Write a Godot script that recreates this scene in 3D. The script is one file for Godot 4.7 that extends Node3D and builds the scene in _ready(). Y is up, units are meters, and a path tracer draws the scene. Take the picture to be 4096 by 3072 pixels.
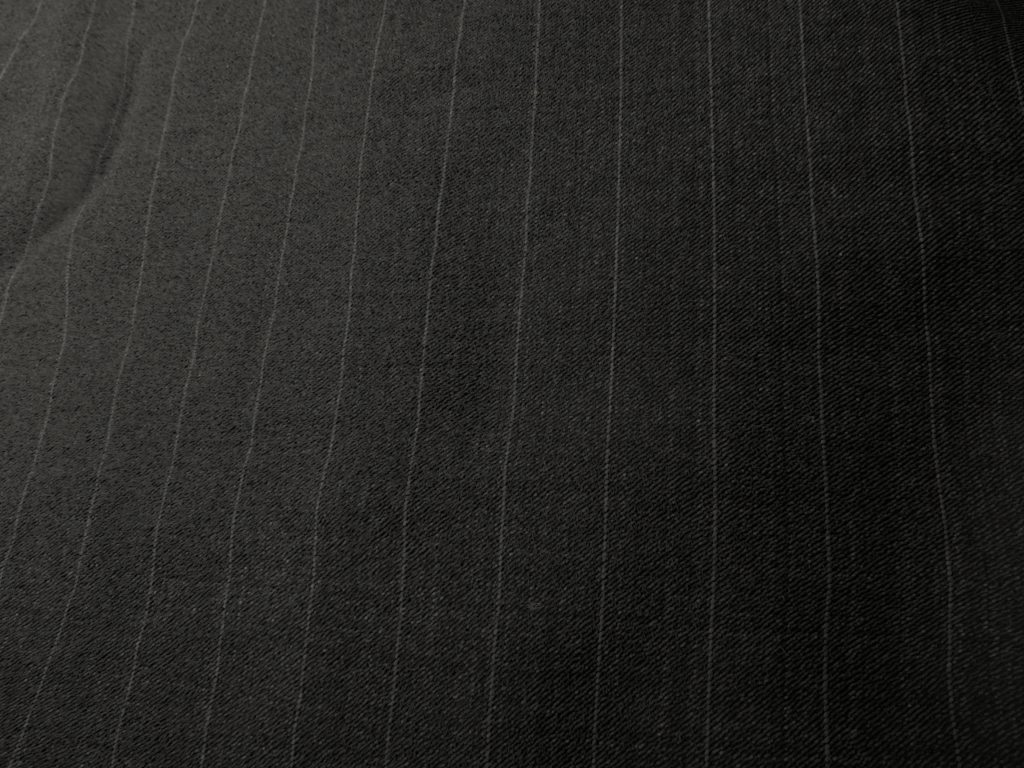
extends Node3D
# A close view of a dark pinstriped suiting cloth, lit by one lamp beyond its far corner.
# Lengths in metres. Cloth coordinates: u counts pinstripes across, z runs along the warp.

const SPACING := 0.014          # from one pinstripe to the next
const U_MIDDLE := 7.97519       # the cloth's u at the world's origin
const WARPS := 48               # warp yarns from one pinstripe to the next
const PICK := 0.00024           # from one weft yarn to the next
const U_FROM := -3.0
const U_TO := 16.0
const Z_FROM := -0.104
const Z_TO := 0.080
const U_STEP := 0.125
const Z_STEP := 0.0016
const KNOT := 0.008             # from one column of SWAY to the next
const EDGE_SLOPE := 0.62        # steepness of the corner drop, a shape added to darken that corner
const EDGE_SOFT := 0.004
const RELIEF := 0.0008
const CHARCOAL := 0.055
const WEFT_GREY := 0.028      # weft and backing darkened: shade of the gaps put into the colour
const CHALK := 0.118
const SMEAR_LOCKS := 400000
const FOLDS := [
	[0.0022, 0.0056, [Vector2(-0.1008, -0.0943), Vector2(-0.0965, -0.0686), Vector2(-0.0951, -0.0556), Vector2(-0.0953, -0.0455), Vector2(-0.0981, -0.0369), Vector2(-0.1036, -0.0313), Vector2(-0.1103, -0.0267)]],
	[-0.0012, 0.0016, [Vector2(-0.0806, -0.0657), Vector2(-0.0808, -0.0511), Vector2(-0.0821, -0.0410), Vector2(-0.0861, -0.0337), Vector2(-0.0916, -0.0277), Vector2(-0.0991, -0.0214), Vector2(-0.1044, -0.0178)]],
	[0.0005, 0.0040, [Vector2(-0.0701, -0.0412), Vector2(-0.0737, -0.0286), Vector2(-0.0809, -0.0165)]],
	[0.0014, 0.0100, [Vector2(-0.0172, -0.0551), Vector2(-0.0186, -0.0221), Vector2(-0.0195, -0.0011), Vector2(-0.0219, 0.0220), Vector2(-0.0260, 0.0432)]],
	[-0.0010, 0.0060, [Vector2(-0.0054, -0.0350), Vector2(-0.0029, -0.0133), Vector2(-0.0040, 0.0063), Vector2(-0.0076, 0.0211)]],
	[0.0010, 0.0080, [Vector2(0.0231, -0.0378), Vector2(0.0199, -0.0092), Vector2(0.0153, 0.0128)]],
	[0.0011, 0.0070, [Vector2(0.0304, -0.0019), Vector2(0.0271, 0.0156), Vector2(0.0127, 0.0329), Vector2(0.0065, 0.0428)]],
	[-0.0014, 0.0070, [Vector2(0.0223, 0.0257), Vector2(0.0179, 0.0415), Vector2(0.0167, 0.0532)]],
	[-0.0160, 0.0175, [Vector2(0.0729, 0.0023), Vector2(0.0690, 0.0133), Vector2(0.0656, 0.0238), Vector2(0.0652, 0.0325)]],
	[0.0050, 0.0150, [Vector2(0.0539, -0.0710), Vector2(0.0542, -0.0526)]],  # swell added so its left flank catches the lamp and looks lighter
	[0.0040, 0.0200, [Vector2(-0.0044, 0.0361), Vector2(-0.0040, 0.0590)]],  # broad swell added to shade the lower right and brighten its left
	[0.0009, 0.0070, [Vector2(-0.0860, -0.0000), Vector2(-0.0700, 0.0210), Vector2(-0.0686, 0.0440)]],
	[0.0009, 0.0050, [Vector2(-0.0198, 0.0164), Vector2(0.0064, 0.0114), Vector2(0.0303, 0.0080)]],
	[-0.0009, 0.0050, [Vector2(-0.0016, 0.0025), Vector2(0.0236, -0.0018), Vector2(0.0466, -0.0056)]],
	[0.0009, 0.0050, [Vector2(0.0089, -0.0112), Vector2(0.0339, -0.0160), Vector2(0.0568, -0.0201)]],
	[-0.0008, 0.0055, [Vector2(-0.0189, -0.0493), Vector2(-0.0105, -0.0308)]],
]
const EDGE_AT := Vector2(0.05476, -0.06200)
const EDGE_OUT := Vector2(0.66134, -0.75009)
const SWAY := [  # millimetres by which each pinstripe (rows) wanders at each knot along the warp
	[1.94, 2.26, 2.62, 1.93, 0.37, -0.81, -1.09, -0.72, -0.10, -0.28, -1.26, -1.59, -0.95, -0.36, -0.09, -0.06, -0.36, -0.75, -0.86, -1.53, -2.44, -2.86, -2.91, -2.50],
	[2.43, 2.82, 3.28, 2.42, 0.46, -1.02, -1.37, -0.90, -0.12, -0.35, -1.58, -1.99, -1.19, -0.45, -0.12, -0.08, -0.44, -0.94, -1.08, -1.91, -3.05, -3.58, -3.64, -3.13],
	[3.04, 3.53, 4.10, 3.02, 0.58, -1.27, -1.71, -1.12, -0.15, -0.44, -1.97, -2.49, -1.49, -0.57, -0.15, -0.10, -0.56, -1.17, -1.35, -2.39, -3.81, -4.47, -4.55, -3.91],
	[3.79, 4.41, 5.12, 3.78, 0.72, -1.59, -2.14, -1.40, -0.19, -0.55, -2.46, -3.11, -1.86, -0.71, -0.18, -0.12, -0.69, -1.47, -1.68, -2.98, -4.77, -5.59, -5.68, -4.89],
	[3.52, 4.09, 4.75, 4.96, 5.31, 5.35, 4.62, 4.42, 4.82, 3.76, 1.25, 0.08, 0.89, 1.66, 1.85, 1.63, 0.81, -0.17, -0.57, -2.02, -3.94, -4.88, -5.07, -4.36],
	[-0.68, -0.79, -0.92, -0.76, -0.27, 0.56, 1.01, 0.67, -0.78, -1.85, -1.41, 0.18, 1.75, 2.63, 2.69, 2.35, 1.44, 0.37, -0.11, -1.63, -3.60, -4.58, -4.82, -4.15],
	[0.14, 0.17, 0.19, 0.10, -0.23, -0.91, -1.21, -0.92, -0.39, 0.13, 0.63, 1.01, 1.18, 1.24, 1.41, 1.70, 1.93, 1.89, 1.05, -0.64, -2.74, -3.85, -4.19, -3.60],
	[0.77, 0.90, 1.04, 1.21, 1.20, 1.20, 1.12, 0.94, 0.82, 0.74, 0.56, 0.41, 0.39, 0.46, 0.41, 0.30, 0.42, 0.82, 1.06, 0.79, 0.18, -0.17, -0.15, -0.13],
	[-0.61, -0.71, -0.82, -0.95, -0.80, -0.32, 0.22, 0.44, 0.40, 0.34, 0.33, 0.28, 0.26, 0.29, 0.23, -0.00, 0.04, 0.62, 1.19, 1.33, 1.24, 1.20, 1.03, 0.89],
	[-0.66, -0.77, -0.89, -1.03, -1.13, -1.24, -1.32, -1.33, -1.24, -0.97, -0.41, 0.13, 0.61, 0.92, 0.93, 0.76, 0.90, 1.80, 2.17, 2.16, 2.02, 1.74, 1.50, 1.29],
	[0.04, 0.05, 0.06, 0.07, 0.08, 0.09, 0.06, -0.09, -0.34, -0.51, -0.44, -0.34, -0.12, 0.07, 0.29, 0.48, 0.77, 1.45, 1.65, 1.61, 1.57, 1.35, 1.16, 1.00],
	[-0.11, -0.13, -0.15, -0.17, -0.20, -0.12, 0.06, 0.14, 0.11, 0.06, 0.14, 0.19, 0.08, 0.08, 0.20, 0.35, 0.50, 0.94, 1.01, 0.95, 0.90, 0.78, 0.67, 0.57],
	[-0.14, -0.16, -0.19, -0.22, -0.25, -0.21, -0.02, 0.23, 0.33, 0.43, 0.47, 0.53, 0.50, 0.38, 0.34, 0.41, 0.41, 0.34, 0.09, -0.07, -0.10, -0.09, -0.08, -0.07],
	[-0.13, -0.15, -0.17, -0.20, -0.23, -0.27, -0.14, 0.03, 0.20, 0.39, 0.55, 0.56, 0.58, 0.55, 0.47, 0.69, 0.61, 0.26, -0.06, -0.31, -0.36, -0.31, -0.26, -0.23],
	[-0.54, -0.63, -0.73, -0.85, -0.99, -1.14, -1.08, -0.91, -0.54, -0.01, 0.39, 0.83, 1.28, 1.45, 1.60, 2.07, 2.27, 1.53, 0.85, 0.48, 0.42, 0.36, 0.31, 0.27],
	[-1.01, -1.18, -1.37, -1.59, -1.84, -2.14, -2.15, -1.99, -1.38, -0.44, 0.62, 2.11, 3.64, 4.39, 4.96, 5.63, 6.00, 5.46, 4.33, 3.40, 2.92, 2.52, 2.16, 1.86],
	[1.14, 1.32, 1.53, 1.78, 2.07, 1.58, -0.18, -1.16, -0.21, 2.12, 2.46, 4.03, 5.62, 6.43, 7.05, 7.76, 8.17, 7.66, 6.56, 5.65, 5.20, 4.81, 4.47, 4.18],
	[1.02, 1.19, 1.38, 1.60, 1.86, 1.42, -0.16, -1.04, -0.18, 1.91, 2.22, 3.62, 5.06, 5.79, 6.34, 6.98, 7.36, 6.89, 5.90, 5.08, 4.68, 4.33, 4.02, 3.77],
	[0.92, 1.07, 1.24, 1.44, 1.68, 1.28, -0.15, -0.94, -0.17, 1.72, 1.99, 3.26, 4.56, 5.21, 5.71, 6.29, 6.62, 6.20, 5.31, 4.58, 4.21, 3.89, 3.62, 3.39],
	[0.83, 0.96, 1.12, 1.30, 1.51, 1.15, -0.13, -0.84, -0.15, 1.54, 1.79, 2.93, 4.10, 4.69, 5.14, 5.66, 5.96, 5.58, 4.78, 4.12, 3.79, 3.50, 3.26, 3.05],
]

var rng := RandomNumberGenerator.new()
var relief := FastNoiseLite.new()
var mottle := FastNoiseLite.new()
var wobble := FastNoiseLite.new()
var nu := 0
var nz := 0
var spots := PackedVector3Array()     # the cloth's surface at the grid's corners
var ups := PackedVector3Array()       # its normals there
var at_point := Vector3.ZERO
var at_up := Vector3.UP
var at_weft := Vector3.RIGHT          # along the weft, metres per pinstripe
var at_warp := Vector3.BACK           # along the warp, metres per metre


func _ready() -> void:
	rng.seed = 20221
	set_view()
	set_light()
	shape_cloth()
	build_cloth()
	build_lint()


func set_view() -> void:
	var camera := Camera3D.new()
	camera.name = "camera"
	camera.fov = 60.0
	camera.near = 0.004
	camera.far = 4.0
	camera.transform = Transform3D(Basis(Vector3(0.976115, -0.205595, -0.070218), Vector3(-0.018472, 0.243495, -0.969726), Vector3(0.216469, 0.947861, 0.233881)).orthonormalized(), Vector3(0.021446, 0.093909, 0.023172))
	var lens := CameraAttributesPhysical.new()
	lens.frustum_focal_length = 20.7846      # 60 degrees on a 24 mm high sensor
	lens.frustum_near = 0.004
	lens.frustum_far = 4.0
	lens.frustum_focus_distance = 0.093
	lens.exposure_aperture = 23.0
	camera.attributes = lens
	add_child(camera)
	camera.current = true


func set_light() -> void:
	var around := WorldEnvironment.new()
	around.name = "environment"
	var e := Environment.new()
	e.background_mode = Environment.BG_COLOR
	e.background_color = Color(0.17, 0.17, 0.165)
	e.tonemap_mode = Environment.TONE_MAPPER_LINEAR
	e.tonemap_exposure = 1.0
	e.sdfgi_enabled = true
	e.ssao_enabled = true
	e.ssil_enabled = true
	around.environment = e
	add_child(around)
	var lamp := SpotLight3D.new()
	lamp.name = "lamp_light"
	lamp.look_at_from_position(Vector3(-0.39, 0.47, -0.13), Vector3(-0.114, 0.0, -0.072), Vector3.UP)
	lamp.light_color = Color(1.0, 0.99, 0.955)
	lamp.light_energy = 0.41
	lamp.light_size = 0.03
	lamp.spot_range = 3.0
	lamp.spot_attenuation = 2.0
	lamp.spot_angle = 17.7
	lamp.spot_angle_attenuation = 1.0
	lamp.shadow_enabled = true
	add_child(lamp)


# ---------------------------------------------------------------- the cloth's shape

func fold_height(p: Vector2) -> float:
	var h := 0.0
	for f: Array in FOLDS:
		var pts: Array = f[2]
		var best := 1e9
		for i in pts.size() - 1:
			var a: Vector2 = pts[i]
			var ab: Vector2 = pts[i + 1] - a
			var t := clampf((p - a).dot(ab) / ab.length_squared(), 0.0, 1.0)
			best = minf(best, (p - a - ab * t).length_squared())
		var s: float = f[1]
		if best < 14.0 * s * s:
			h += float(f[0]) * exp(-best / (2.0 * s * s))
	var d := (p - EDGE_AT).dot(EDGE_OUT) / EDGE_SOFT
	h -= EDGE_SLOPE * EDGE_SOFT * (d if d > 20.0 else log(1.0 + exp(d)))
	return h + relief.get_noise_2d(p.x * 600.0, p.y * 1500.0) * RELIEF


func cubic(a: float, b: float, c: float, d: float, t: float) -> float:
	return b + 0.5 * t * (c - a + t * (2.0 * a - 5.0 * b + 4.0 * c - d + t * (3.0 * (b - c) + d - a)))


func sway(u: float, z: float) -> float:
	var fu := clampf(u + 3.0, 0.0, SWAY.size() - 1.001)
	var fz := clampf((z - Z_FROM) / KNOT, 0.0, SWAY[0].size() - 1.001)
	var iu := int(fu)
	var iz := int(fz)
	var c: Array[float] = []
	for k in range(iu - 1, iu + 3):
		var row: Array = SWAY[clampi(k, 0, SWAY.size() - 1)]
		var last := row.size() - 1
		c.append(cubic(row[maxi(iz - 1, 0)], row[iz], row[mini(iz + 1, last)], row[mini(iz + 2, last)], fz - iz))
	return cubic(c[0], c[1], c[2], c[3], fu - iu) * 0.001


func shape_cloth() -> void:
	relief.seed = 5
	relief.frequency = 0.045
	relief.fractal_octaves = 3
	mottle.seed = 9
	mottle.frequency = 0.32
	mottle.fractal_octaves = 3
	wobble.seed = 31
	wobble.frequency = 0.7
	wobble.fractal_octaves = 2
	nu = int(round((U_TO - U_FROM) / U_STEP)) + 1
	nz = int(round((Z_TO - Z_FROM) / Z_STEP)) + 1
	spots.resize(nu * nz)
	ups.resize(nu * nz)
	for j in nz:
		for i in nu:
			var u := U_FROM + i * U_STEP
			var z := Z_FROM + j * Z_STEP
			var x := SPACING * (u - U_MIDDLE) + sway(u, z)
			spots[j * nu + i] = Vector3(x, fold_height(Vector2(x, z)), z)
	for j in nz:
		for i in nu:
			var across := spots[j * nu + mini(i + 1, nu - 1)] - spots[j * nu + maxi(i - 1, 0)]
			var along := spots[mini(j + 1, nz - 1) * nu + i] - spots[maxi(j - 1, 0) * nu + i]
			ups[j * nu + i] = along.cross(across).normalized()


func look_up(u: float, z: float) -> void:
	var fu := clampf((u - U_FROM) / U_STEP, 0.0, nu - 1.001)
	var fz := clampf((z - Z_FROM) / Z_STEP, 0.0, nz - 1.001)
	var i := int(fu)
	var j := int(fz)
	fu -= i
	fz -= j
	var n := j * nu + i
	var a := spots[n]
	var b := spots[n + 1]
	var c := spots[n + nu]
	var d := spots[n + nu + 1]
	var top := a.lerp(b, fu)
	var low := c.lerp(d, fu)
	at_point = top.lerp(low, fz)
	at_warp = (low - top) / Z_STEP
	at_weft = (b - a).lerp(d - c, fz) / U_STEP
	at_up = ups[n].lerp(ups[n + 1], fu).lerp(ups[n + nu].lerp(ups[n + nu + 1], fu), fz).normalized()


# ---------------------------------------------------------------- meshes and materials

func cloth_material(rough: float) -> StandardMaterial3D:
	var m := StandardMaterial3D.new()
	m.vertex_color_use_as_albedo = true
	m.roughness = rough
	m.metallic_specular = 0.3
	return m


func yarn_arrays(stations: int, sides: int, pinch: float) -> Array:
	# one float of yarn lying along z: unit length, width and height, its ends diving under
	var v := PackedVector3Array()
	var n := PackedVector3Array()
	var k := PackedInt32Array()
	for s in stations:
		var t := float(s) / (stations - 1)
		var bow := sin(PI * t)
		var wide := 0.5 * (pinch + (1.0 - pinch) * pow(bow, 0.6))
		var high := pow(bow, 0.7)
		for q in sides:
			var a := PI * q / (sides - 1)
			v.append(Vector3(-cos(a) * wide, sin(a) * (0.25 + 0.75 * high) - 0.45 * (1.0 - high), t - 0.5))
			n.append(Vector3(-cos(a) * 0.9, sin(a) + 0.15, (t - 0.5) * 1.3).normalized())
	for s in stations - 1:
		for q in sides - 1:
			var p := s * sides + q
			for x in [p, p + 1, p + sides, p + 1, p + sides + 1, p + sides]:
				k.append(x)
	var out := []
	out.resize(Mesh.ARRAY_MAX)
	out[Mesh.ARRAY_VERTEX] = v
	out[Mesh.ARRAY_NORMAL] = n
	out[Mesh.ARRAY_INDEX] = k
	return out


func mesh_of(arrays: Array, m: Material) -> ArrayMesh:
	var mesh := ArrayMesh.new()
	mesh.add_surface_from_arrays(Mesh.PRIMITIVE_TRIANGLES, arrays)
	mesh.surface_set_material(0, m)
	return mesh



func many(called: String, mesh: Mesh, rows: Array[Transform3D], tints: PackedColorArray, parent: Node3D) -> MultiMeshInstance3D:
	var mm := MultiMesh.new()
	mm.transform_format = MultiMesh.TRANSFORM_3D
	mm.use_colors = true
	mm.mesh = mesh
	mm.instance_count = rows.size()
	var b := PackedFloat32Array()
	b.resize(rows.size() * 16)
	var w := 0
	for i in rows.size():
		var t := rows[i]
		var q := t.basis
		b[w] = q.x.x; b[w + 1] = q.y.x; b[w + 2] = q.z.x; b[w + 3] = t.origin.x
		b[w + 4] = q.x.y; b[w + 5] = q.y.y; b[w + 6] = q.z.y; b[w + 7] = t.origin.y
		b[w + 8] = q.x.z; b[w + 9] = q.y.z; b[w + 10] = q.z.z; b[w + 11] = t.origin.z
		var c := tints[i]
		b[w + 12] = c.r; b[w + 13] = c.g; b[w + 14] = c.b; b[w + 15] = 1.0
		w += 16
	mm.buffer = b
	var o := MultiMeshInstance3D.new()
	o.name = called
	o.multimesh = mm
	o.set_meta("kind", "stuff")
	parent.add_child(o, true)
	return o


func grey(value: float) -> Color:
	var warm := rng.randfn(0.0, 0.035)
	return Color(value * (1.0 + warm), value, value * (0.97 - warm))


# ---------------------------------------------------------------- the cloth and its parts

func build_cloth() -> void:
	var cloth := Node3D.new()
	cloth.name = "pinstriped_cloth"
	cloth.set_meta("label", "dark charcoal twill suiting cloth with fine pale pinstripes, softly rumpled")
	cloth.set_meta("category", "cloth")
	add_child(cloth)
	build_backing(cloth)
	build_weave(cloth)
	build_fibres(cloth)


func build_backing(cloth: Node3D) -> void:
	# the web of yarns that closes the cloth below its visible floats: a sheet with thickness
	var st := SurfaceTool.new()
	st.begin(Mesh.PRIMITIVE_TRIANGLES)
	for side in 2:
		for j in nz:
			for i in nu:
				var up := ups[j * nu + i]
				st.set_normal(up if side == 0 else -up)
				st.add_vertex(spots[j * nu + i] - up * (0.00018 if side == 0 else 0.00050))
	var half := nu * nz
	for j in nz - 1:
		for i in nu - 1:
			var p := j * nu + i
			for x in [p, p + 1, p + nu, p + 1, p + nu + 1, p + nu]:
				st.add_index(x)
			for x in [p, p + nu, p + 1, p + 1, p + nu, p + nu + 1]:
				st.add_index(half + x)
	var m := StandardMaterial3D.new()
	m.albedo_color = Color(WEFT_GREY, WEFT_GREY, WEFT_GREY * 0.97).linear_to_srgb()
	m.roughness = 1.0
	m.metallic_specular = 0.1
	st.set_material(m)
	var o := MeshInstance3D.new()
	o.name = "backing"
	o.mesh = st.commit()
	cloth.add_child(o, true)


func build_weave(cloth: Node3D) -> void:
	var yarn := yarn_arrays(6, 5, 0.45)
	var knuckle := yarn_arrays(4, 4, 0.7)
	var warp_rows: Array[Transform3D] = []
	var warp_tints := PackedColorArray()
	var weft_rows: Array[Transform3D] = []
	var weft_tints := PackedColorArray()
	var picks := int((Z_TO - Z_FROM) / PICK) - 2
	var first := int(U_FROM * WARPS)
	var last := int(U_TO * WARPS)
	var stripe_mesh_rows := {}
	var pick_tone := PackedFloat32Array()
	for j in picks + 4:
		pick_tone.append(exp(rng.randfn(0.0, 0.15)))
	for i in range(first + 1, last):
		var stripe := posmod(i, WARPS) == 0
		var yarn_tone := exp(rng.randfn(0.0, 0.19))
		var u := float(i) / WARPS
		var j := posmod(-i, 3)
		while j < picks:
			var z := Z_FROM + (j + 0.5 + rng.randf_range(-0.3, 0.3)) * PICK
			var loose := 0.3 if stripe else lerpf(1.0, 0.3, smoothstep(7.6, 10.5, u) * smoothstep(0.02, -0.02, z))
			z += wobble.get_noise_2d(u * 14.0, z * 1000.0) * PICK * 0.9 * loose
			look_up(u + (rng.randf_range(-0.003, 0.003) + wobble.get_noise_2d(z * 1000.0, u * 14.0) * 0.006) * loose, z)
			var across := at_weft / WARPS
			var along := at_warp.normalized() * PICK
			var patch := 1.0 + 0.34 * mottle.get_noise_2d(at_point.x * 1000.0, at_point.z * 1000.0)
			var tone := yarn_tone * pick_tone[j] * patch * exp(rng.randfn(0.0, 0.24))
			var odd := rng.randf()
			if odd < 0.03:
				tone *= 1.55
			elif odd < 0.10:
				tone *= 0.6
			var high := rng.randf_range(0.00014, 0.00021)
			var long := rng.randf_range(2.35, 2.85)
			if stripe:
				var b := Basis(across * rng.randf_range(1.55, 1.95), at_up * (high + 0.00003), along * (long + 0.2) - across * 0.8)
				var k: int = i / WARPS
				if not stripe_mesh_rows.has(k):
					stripe_mesh_rows[k] = []
				stripe_mesh_rows[k].append([Transform3D(b, at_point + at_up * 0.00004), exp(rng.randfn(0.0, 0.16))])
			else:
				var lean := rng.randf_range(0.9, 1.5)
				warp_rows.append(Transform3D(Basis(along * rng.randf_range(1.25, 1.7) + across * 0.35, at_up * high, along * lean * 0.85 - across * lean * 1.25), at_point))
				warp_tints.append(grey(CHARCOAL * tone))
			# the weft shows over this warp at the pick where it dives
			var zw := Z_FROM + (j + 2.0) * PICK
			look_up(u, zw)
			weft_rows.append(Transform3D(Basis(at_warp.normalized() * PICK * 0.95, at_up * 0.00009, -at_weft / WARPS * rng.randf_range(1.2, 1.6)), at_point - at_up * 0.00014))
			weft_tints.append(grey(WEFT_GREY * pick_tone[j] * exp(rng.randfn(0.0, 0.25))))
			j += 3
	var m := cloth_material(0.85)
	many("warp_yarns", mesh_of(yarn, m), warp_rows, warp_tints, cloth)
	many("weft_yarns", mesh_of(knuckle, m), weft_rows, weft_tints, cloth)
	var rich := yarn_arrays(7, 6, 0.45)
	var rv: PackedVector3Array = rich[Mesh.ARRAY_VERTEX]
	var rn: PackedVector3Array = rich[Mesh.ARRAY_NORMAL]
	var ri: PackedInt32Array = rich[Mesh.ARRAY_INDEX]
	for k: int in stripe_mesh_rows:
		var v := PackedVector3Array()
		var n := PackedVector3Array()
		var c := PackedColorArray()
		var x := PackedInt32Array()
		for row: Array in stripe_mesh_rows[k]:
			var t: Transform3D = row[0]
			var tint := grey(CHALK * float(row[1]))
			var turn := t.basis.inverse().transposed()
			var start := v.size()
			for q in rv.size():
				v.append(t * rv[q])
				n.append((turn * rn[q]).normalized())
				c.append(tint)
			for q in ri:
				x.append(start + q)
		var arrays := []
		arrays.resize(Mesh.ARRAY_MAX)
		arrays[Mesh.ARRAY_VERTEX] = v
		arrays[Mesh.ARRAY_NORMAL] = n
		arrays[Mesh.ARRAY_COLOR] = c
		arrays[Mesh.ARRAY_INDEX] = x
		var o := MeshInstance3D.new()
		o.name = "pinstripe"
		o.mesh = mesh_of(arrays, m)
		o.set_meta("label", "pale grey pinstripe yarn woven into the charcoal cloth")
		cloth.add_child(o, true)


func build_fibres(cloth: Node3D) -> void:
	# added fibre locks imitating radial lens smear, denser towards the left, paler on pinstripes
	var rows: Array[Transform3D] = []
	var tints := PackedColorArray()
	var hub := Vector3(0.012, 0.0, -0.006)
	for n in SMEAR_LOCKS:
		var u := rng.randf_range(U_FROM + 0.2, U_TO - 0.2)
		var z := rng.randf_range(Z_FROM + 0.003, Z_TO - 0.003)
		look_up(u, z)
		var out := at_point - hub
		out.y = 0.0
		var far := out.length()
		var worn := lerpf(1.0, 0.06, smoothstep(-0.07, 0.06, at_point.x)) * lerpf(1.0, 0.2, smoothstep(0.005, 0.042, z))
		if rng.randf() > worn:
			continue
		var lie := out.normalized().rotated(Vector3.UP, rng.randfn(0.0, 0.14 + 0.9 * exp(-far / 0.02)))
		lie = (lie - at_up * lie.dot(at_up)).normalized()
		lie = (lie + at_up * rng.randf_range(-0.02, 0.05)).normalized()
		var side := at_up.cross(lie).normalized()
		var long := rng.randf_range(0.5, 1.0) * (0.0005 + 0.0009 * clampf(far / 0.09, 0.0, 1.2))
		rows.append(Transform3D(Basis(side * rng.randf_range(0.00011, 0.00021), at_up * 0.00006, lie * long), at_point + at_up * rng.randf_range(0.00010, 0.00021)))
		var in_stripe := absf(u - roundf(u)) < 0.021
		tints.append(grey((CHALK * 0.7 if in_stripe else CHARCOAL) * exp(rng.randfn(-0.03, 0.24))))
	many("smear_fibres", mesh_of(yarn_arrays(5, 4, 0.2), cloth_material(0.95)), rows, tints, cloth)


# ---------------------------------------------------------------- lint

func build_lint() -> void:
	var m := StandardMaterial3D.new()
	m.albedo_color = Color(0.19, 0.19, 0.18).linear_to_srgb()
	m.roughness = 1.0
	m.vertex_color_use_as_albedo = false
	var list := [
		[Vector2(0.0059, 0.0309), 0.0011, 26, "pale ragged lint fleck caught on dark cloth between two pinstripes"],
		[Vector2(0.0036, 0.0319), 0.0005, 8, "tiny pale crumb of lint just beside the ragged lint fleck"],
		[Vector2(0.0034, 0.0210), 0.0004, 7, "small pale speck of lint on the cloth above the ragged lint fleck"],
		[Vector2(0.0492, 0.0298), 0.0004, 7, "small pale speck of lint in the darkest part of the cloth"],
	]
	for a: Array in list:
		var p: Vector2 = a[0]
		var size: float = a[1]
		var y := fold_height(p)
		var st := SurfaceTool.new()
		st.begin(Mesh.PRIMITIVE_TRIANGLES)
		var c := 0
		for n in int(a[2]):
			var turn := rng.randfn(0.55, 0.5)
			var dir := Vector3(cos(turn), rng.randf_range(-0.05, 0.12), -sin(turn))
			var pts: Array[Vector3] = []
			var from := Vector3(rng.randfn(0, size * 0.22), rng.randf_range(0.00014, 0.00030), rng.randfn(0, size * 0.18))
			for q in 6:
				pts.append(from + dir * size * (q / 5.0 - 0.5) * rng.randf_range(0.9, 1.1) + Vector3(0, sin(q * 1.3 + n) * 0.00003, sin(q * 0.9 + n * 2.0) * size * 0.08))
			for q in 6:
				var r := 0.000045 * sin(PI * (q + 0.6) / 6.4)
				for s in 4:
					var ang := TAU * s / 4.0
					st.set_normal(Vector3(0, sin(ang), cos(ang)).normalized())
					st.add_vertex(pts[q] + Vector3(0, sin(ang), cos(ang)) * r)
			for q in 5:
				for s in 4:
					var p0 := c + q * 4 + s
					var p1 := c + q * 4 + (s + 1) % 4
					for x in [p0, p1, p0 + 4, p1, p1 + 4, p0 + 4]:
						st.add_index(x)
			c += 24
		st.set_material(m)
		var o := MeshInstance3D.new()
		o.name = "lint_fleck"
		o.mesh = st.commit()
		o.position = Vector3(p.x, y, p.y)
		o.set_meta("label", a[3])
		o.set_meta("category", "lint")
		add_child(o, true)
